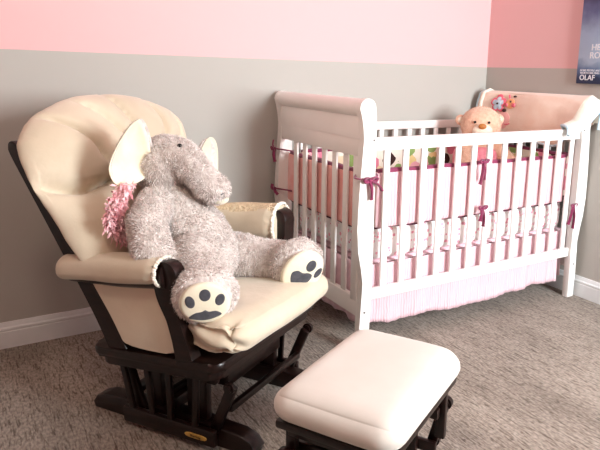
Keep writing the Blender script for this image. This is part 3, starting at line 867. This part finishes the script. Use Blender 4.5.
# ------------------------------------------------------------------ plush elephant on the chair
EO = Vector((0, 0, .405))
eo_w = CM @ EO
ele = empty('plush_elephant', eo_w, CRZ)
tag(ele, 'large grey plush elephant with cream ears and paw print feet, slumped on the glider chair', 'stuffed toy')
F1 = Vector((.60, -.78, -.10)).normalized()      # near sole
F2 = Vector((.70, -.52, -.24)).normalized()      # far sole
FC1 = Vector((.168, -.235, .487)); FC2 = Vector((.245, .150, .478))
def disc_rot(n, up=Vector((0, 0, 1))):
    x = up.cross(n).normalized(); y = n.cross(x); return Matrix((x, y, n)).transposed()
R1, R2 = disc_rot(F1), disc_rot(F2, Vector((0, .35, .8)))
prims = [('ball', (-.145, -.015, .800), (.098, .105, .100)),
         ('ball', (-.10, -.02, .83), (.075, .075, .062)),
         ('chain', [((-.085, -.025, .825), .066), ((-.045, -.030, .815), .056), ((-.005, -.030, .785), .050), ((.022, -.022, .752), .049), ((.036, -.010, .740), .051)]),
         ('chain', [((-.13, -.03, .715), .072), ((-.095, -.035, .65), .100), ((-.045, -.03, .575), .124), ((-.03, -.015, .52), .130)]),
         ('ball', (-.03, .0, .50), (.11, .15, .09)),
         ('chain', [((-.095, -.135, .70), .056), ((-.05, -.222, .665), .056), ((-.008, -.248, .60), .058), ((.03, -.235, .55), .054)]),
         ('chain', [((-.13, .07, .68), .050), ((-.13, .14, .60), .048), ((-.10, .17, .52), .048)]),
         ('chain', [((.01, -.11, .53), .082), ((.075, -.162, .555), .078), ((.135, -.200, .515), .072)]),
         ('ball', FC1, (.092, .088, .060), R1),
         ('chain', [((.0, .11, .485), .082), ((.10, .145, .478), .072), ((.20, .16, .475), .072)]),
         ('ball', FC2, (.090, .095, .058), R2)]
bm = remeshed(prims, .006, 5)
for v in bm.verts:
    nz_ = noise.noise(v.co*45)*.0035; v.co += Vector((nz_, nz_, nz_*.5))
bmesh.ops.translate(bm, verts=bm.verts, vec=-EO)
c1 = FC1+F1*.06-EO; c2 = FC2+F2*.06-EO
def skip(c, n):
    return ((c-c1).length < .078 and (c-c1).dot(F1) > -.03) or ((c-c2).length < .083 and (c-c2).dot(F2) > -.03)
NLe = fur(bm, 90000, .0105, .0015, (0, 0, -.5), .35, 1, skip, seed=5)
eb = from_bm('body', bm, [M['fur'], M['furtip']], ele)
# soles with toe pads
def sole(C, n, R_, rx, ry, toes, main, nm):
    base = C+n*.050-EO
    def P(x, y, h=0):
        k = (x/rx)**2+(y/ry)**2
        return base+R_ @ Vector((x, y, .016*math.sqrt(max(0, 1-min(k, 1)*.95))+h))
    mb = MB()
    mb.grid(lambda a, b: P(rx*b*math.cos(2*PI*a), ry*b*math.sin(2*PI*a), -.0 if b < .99 else -.006), 48, 14, wrapu=True)
    bmesh.ops.remove_doubles(mb.bm, verts=mb.bm.verts, dist=.0004)
    so = mb.build('sole', M['cream'], ele); md = so.modifiers.new('t', 'SOLIDIFY'); md.thickness = .01; md.offset = -1
    for (x, y, a, b_, rot) in toes:
        mb = MB()
        def q(u, v):
            xx = a*v*math.cos(2*PI*u); yy = b_*v*math.sin(2*PI*u)
            c_, s_ = math.cos(rot), math.sin(rot)
            return P(x+xx*c_-yy*s_, y+xx*s_+yy*c_, .0022 if v < .95 else .0)
        mb.grid(q, 24, 6, wrapu=True); bmesh.ops.remove_doubles(mb.bm, verts=mb.bm.verts, dist=.0003)
        mb.build('toe_pad', M['padgrey'], so)
    mb = MB(); oo = closed_spline(main, 5); cx_ = sum((p.x for p in oo))/len(oo); cy_ = sum((p.y for p in oo))/len(oo)
    mb.grid(lambda u, v: P(cx_+(oo[int(u*len(oo)+.5) % len(oo)].x-cx_)*v, cy_+(oo[int(u*len(oo)+.5) % len(oo)].y-cy_)*v, .0022 if v < .95 else 0), len(oo), 7, wrapu=True)
    bmesh.ops.remove_doubles(mb.bm, verts=mb.bm.verts, dist=.0003)
    mb.build('heel_pad', M['padgrey'], so)
sole(FC1, F1, R1, .070, .062,
     [(-.040, .010, .013, .018, .25), (.0, .029, .0155, .017, 0), (.040, .013, .013, .017, -.3)],
     [(-.045, -.040), (-.028, -.024), (-.010, -.020), (.0, -.015), (.010, -.020), (.030, -.020), (.044, -.033), (.02, -.044), (0, -.048), (-.02, -.047)], 'near')
sole(FC2, F2, R2, .076, .082,
     [(.010, .034, .0185, .021, 0), (.050, .014, .013, .020, -.3)],
     [(-.046, -.004), (-.030, .008), (-.008, .004), (.012, .008), (.030, .002), (.030, -.020), (.014, -.044), (-.004, -.058), (-.022, -.052), (-.040, -.028)], 'far')
# eyes
for p in ((-.062, -.052, .874), (-.075, .062, .845)):
    mb = MB(); mb.ball(Vector(p)-EO, .0085, 2); mb.build('eye', M['black'], ele)
# trunk end
mb = MB(); mb.ball(Vector((.054, -.006, .708))-EO, (.026, .030, .016), 3); mb.build('trunk_tip', M['cream'], ele)
mb = MB()
for k in range(4): mb.tube([Vector((.078-.004*k, -.034+.012*k, .730+.004*k))-EO, Vector((.082-.004*k, -.026+.012*k, .734+.004*k))-EO], .0022, 6)
mb.build('trunk_stitch', M['padgrey'], ele)
# ears
def ear(pts, a0, curl, cenp, tilt):
    oo = closed_spline(pts, 5); n = len(oo); cc = Vector(cenp); SH = .014 if cenp[0] < 0 else -.012
    def P(u, v, h, sh=0):
        p = oo[int(u*n+.5) % n]; q = cc+(Vector(p)-cc)*v; q.x += sh*v
        k = 1-v**3
        cup = -.028*k
        return Vector((a0+cup+h+curl(q.x, q.y), q.x, q.y))-EO
    mb = MB(); mb.grid(lambda u, v: P(u, v, .0015), n, 12, wrapu=True); bmesh.ops.remove_doubles(mb.bm, verts=mb.bm.verts, dist=.0004)
    bmesh.ops.solidify(mb.bm, geom=mb.bm.faces[:], thickness=.002)
    inner = mb
    mb = MB(); mb.grid(lambda u, v: P(u, min(1, v)*.985, -.004*(1-v**4)-.0015-(.004 if SH else 0), SH), n, 12, wrapu=True); bmesh.ops.remove_doubles(mb.bm, verts=mb.bm.verts, dist=.0004)
    g_ = bmesh.ops.solidify(mb.bm, geom=mb.bm.faces[:], thickness=-.004)
    bmesh.ops.recalc_face_normals(mb.bm, faces=mb.bm.faces)
    fur(mb.bm, 60000, .007, .0018, (-.5, 0, -.2), .4, 1, lambda c, n: n.x > -.15, seed=8)
    e_ = mb.build('ear', [M['fur'], M['furtip']], ele, angle=180)
    inner.build('inner_ear', M['cream'], e_, angle=180)
earL = [(-.132, .957), (-.169, .938), (-.207, .90), (-.237, .85), (-.247, .815), (-.235, .778), (-.205, .758), (-.165, .76), (-.122, .772), (-.10, .80), (-.100, .865), (-.110, .92), (-.120, .948)]
ear(earL, -.150, lambda b, z: .5*max(0, b+.125)-.22*max(0, -.2-b), (-.165, .845), 0)
earR = [(.09, .80), (.13, .846), (.18, .872), (.235, .866), (.268, .827), (.270, .759), (.250, .699), (.205, .675), (.147, .70), (.105, .75)]
ear(earR, -.110, lambda b, z: -.3*(b-.10), (.175, .775), 0)
# pink feathery ruffle behind the shoulder
mb = MB(); rg = random.Random(4)
for k in range(900):
    t = rg.random(); b0 = -.205-.055*math.sin(t*PI)+rg.uniform(-.028, .028); z0 = .60+.165*t+rg.uniform(-.01, .01); a0 = -.125-.02*rg.random()
    p = Vector((a0, b0, z0))-EO
    d = Vector((rg.uniform(.0, .9), rg.uniform(-1, .15), rg.uniform(-.7, .7))).normalized()*rg.uniform(.018, .034)
    sd = d.cross(Vector((rg.uniform(-1, 1), rg.uniform(-1, 1), rg.uniform(-1, 1)))).normalized()*.0035
    a, b, c, e = [mb.bm.verts.new(x) for x in (p-sd*.5, p+sd*.5, p+d*.6+sd, p+d*.6-sd)]
    f_ = mb.bm.verts.new(p+d+Vector((0, 0, -.004))); mb.bm.faces.new((a, b, c, e)); mb.bm.faces.new((e, c, f_))
mb.tube([Vector((-.135, -.205-.045*math.sin(t*PI/8), .60+.165*t/8))-EO for t in range(9)], .018, 10)
mb.build('feather_ruffle', M['tulle'], ele)

# ------------------------------------------------------------------ ottoman
OTO = Vector((-1.79, -1.47, 0)); ORZ = math.radians(-61)
ott = empty('glider_ottoman', OTO, ORZ)
tag(ott, 'low dark wood gliding footstool with a flat cream cushion, in front of the crib', 'ottoman')
def otf(u, p):
    q = p.copy()
    k = (1-u[0]**2)*(1-u[1]**2)
    if q.z > 0: q.z += .010*k
    q.z += .002*noise.noise(Vector((q.x*7, q.y*7, 4)))
    return q
mb = MB(); roundbox(mb, (0, 0, .335), (.172, .236, .042), (.062, .062, .041), 24, otf); mb.build('cushion', M['fabric_top'], ott, angle=180)
mb = MB(); mb.box((0, 0, .286), (.31, .43, .022), .006); mb.build('top_frame', W, ott)
mb = MB(); mb.box((0, 0, .262), (.27, .38, .030), .004); mb.build('apron', W, ott)
for s in (-1, 1):
    ys = s*.165
    mb = MB(); mb.prism([(-.20, 0), (.20, 0), (.208, .015), (.195, .038), (.15, .048), (-.15, .048), (-.195, .038), (-.208, .015)], lambda u, v, t: (u, ys+t, v), -.022, .022, .005)
    mb.build('base_runner', W, ott)
    for x in (-.05, .05):
        mb = MB(); mb.box((x, ys-s*.014, .12), (.04, .020, .17), .003); mb.build('base_upright', W, ott)
    mb = MB(); mb.box((0, ys-s*.014, .205), (.26, .022, .03), .004); mb.build('base_beam', W, ott)
    for x0, x1 in ((.13, .10), (-.13, -.10)):
        mb = MB(); mb.beam((x0, ys+s*.026, .21), (x1, ys+s*.026, .085), .016, .030, .006, up=(1, 0, 0)); lk = mb.build('swing_link', W, ott)
        for kx, kz in ((x0, .21), (x1, .085)):
            mb = MB(); mb.cyl((kx, ys+s*.046, kz), (0, 1, 0), .018, .028, 20, .006); mb.build('knob', W, lk)
    mb = MB(); mb.beam((-.12, ys+s*.008, .085), (.12, ys+s*.008, .085), .016, .034, .004); mb.build('lower_rail', W, ott)
    for x in (-.135, .135):
        mb = MB(); mb.box((x*.95, s*.178, .19), (.028, .020, .14), .003); mb.build('frame_leg', W, ott)
mb = MB(); mb.beam((.0, -.165, .09), (.0, .165, .09), .026, .035, .004); mb.build('stretcher', W, ott)

# ------------------------------------------------------------------ light and camera
w = bpy.data.worlds.new('sky'); scn.world = w; w.use_nodes = True
w.node_tree.nodes['Background'].inputs[0].default_value = (.75, .87, 1, 1)
w.node_tree.nodes['Background'].inputs[1].default_value = 2.5
def area(name, loc, target, sx, sy, power, color):
    l = bpy.data.lights.new(name, 'AREA'); l.shape = 'RECTANGLE'; l.size = sx; l.size_y = sy; l.energy = power; l.color = color
    o = bpy.data.objects.new(name, l); COL.objects.link(o); o.location = loc
    d = Vector(target)-Vector(loc); o.rotation_euler = d.to_track_quat('-Z', 'Z').to_euler(); return o
area('window_daylight', ((WX0+WX1)/2, RY0-.14, (WZ0+WZ1)/2), ((WX0+WX1)/2-.15, 0, .55), .85, 1.15, 102, (.90, .98, 1))
l = bpy.data.lights.new('warm_fill', 'POINT'); l.energy = 22; l.color = (1, .84, .68); l.shadow_soft_size = .15  # added warm fill for the right wall and shaded sides, not a fixture
o = bpy.data.objects.new('warm_fill', l); COL.objects.link(o); o.location = (-2.7, -1.9, 2.35)

cam = bpy.data.cameras.new('camera'); co = bpy.data.objects.new('camera', cam); COL.objects.link(co)
co.location = (-2.6107, -2.6258, 1.1178)
co.rotation_euler = (1.3704, -.0275, -.5803)
cam.sensor_width = 36; cam.lens = 36*599.896/600
cam.shift_x = (300-361.1506)/600; cam.shift_y = (193.5316-225)/600
cam.clip_start = .05
scn.camera = co
scn.view_settings.view_transform = 'Standard'; scn.view_settings.look = 'None'
scn.view_settings.exposure = .62; scn.view_settings.gamma = 1; scn.view_settings.use_curve_mapping = False
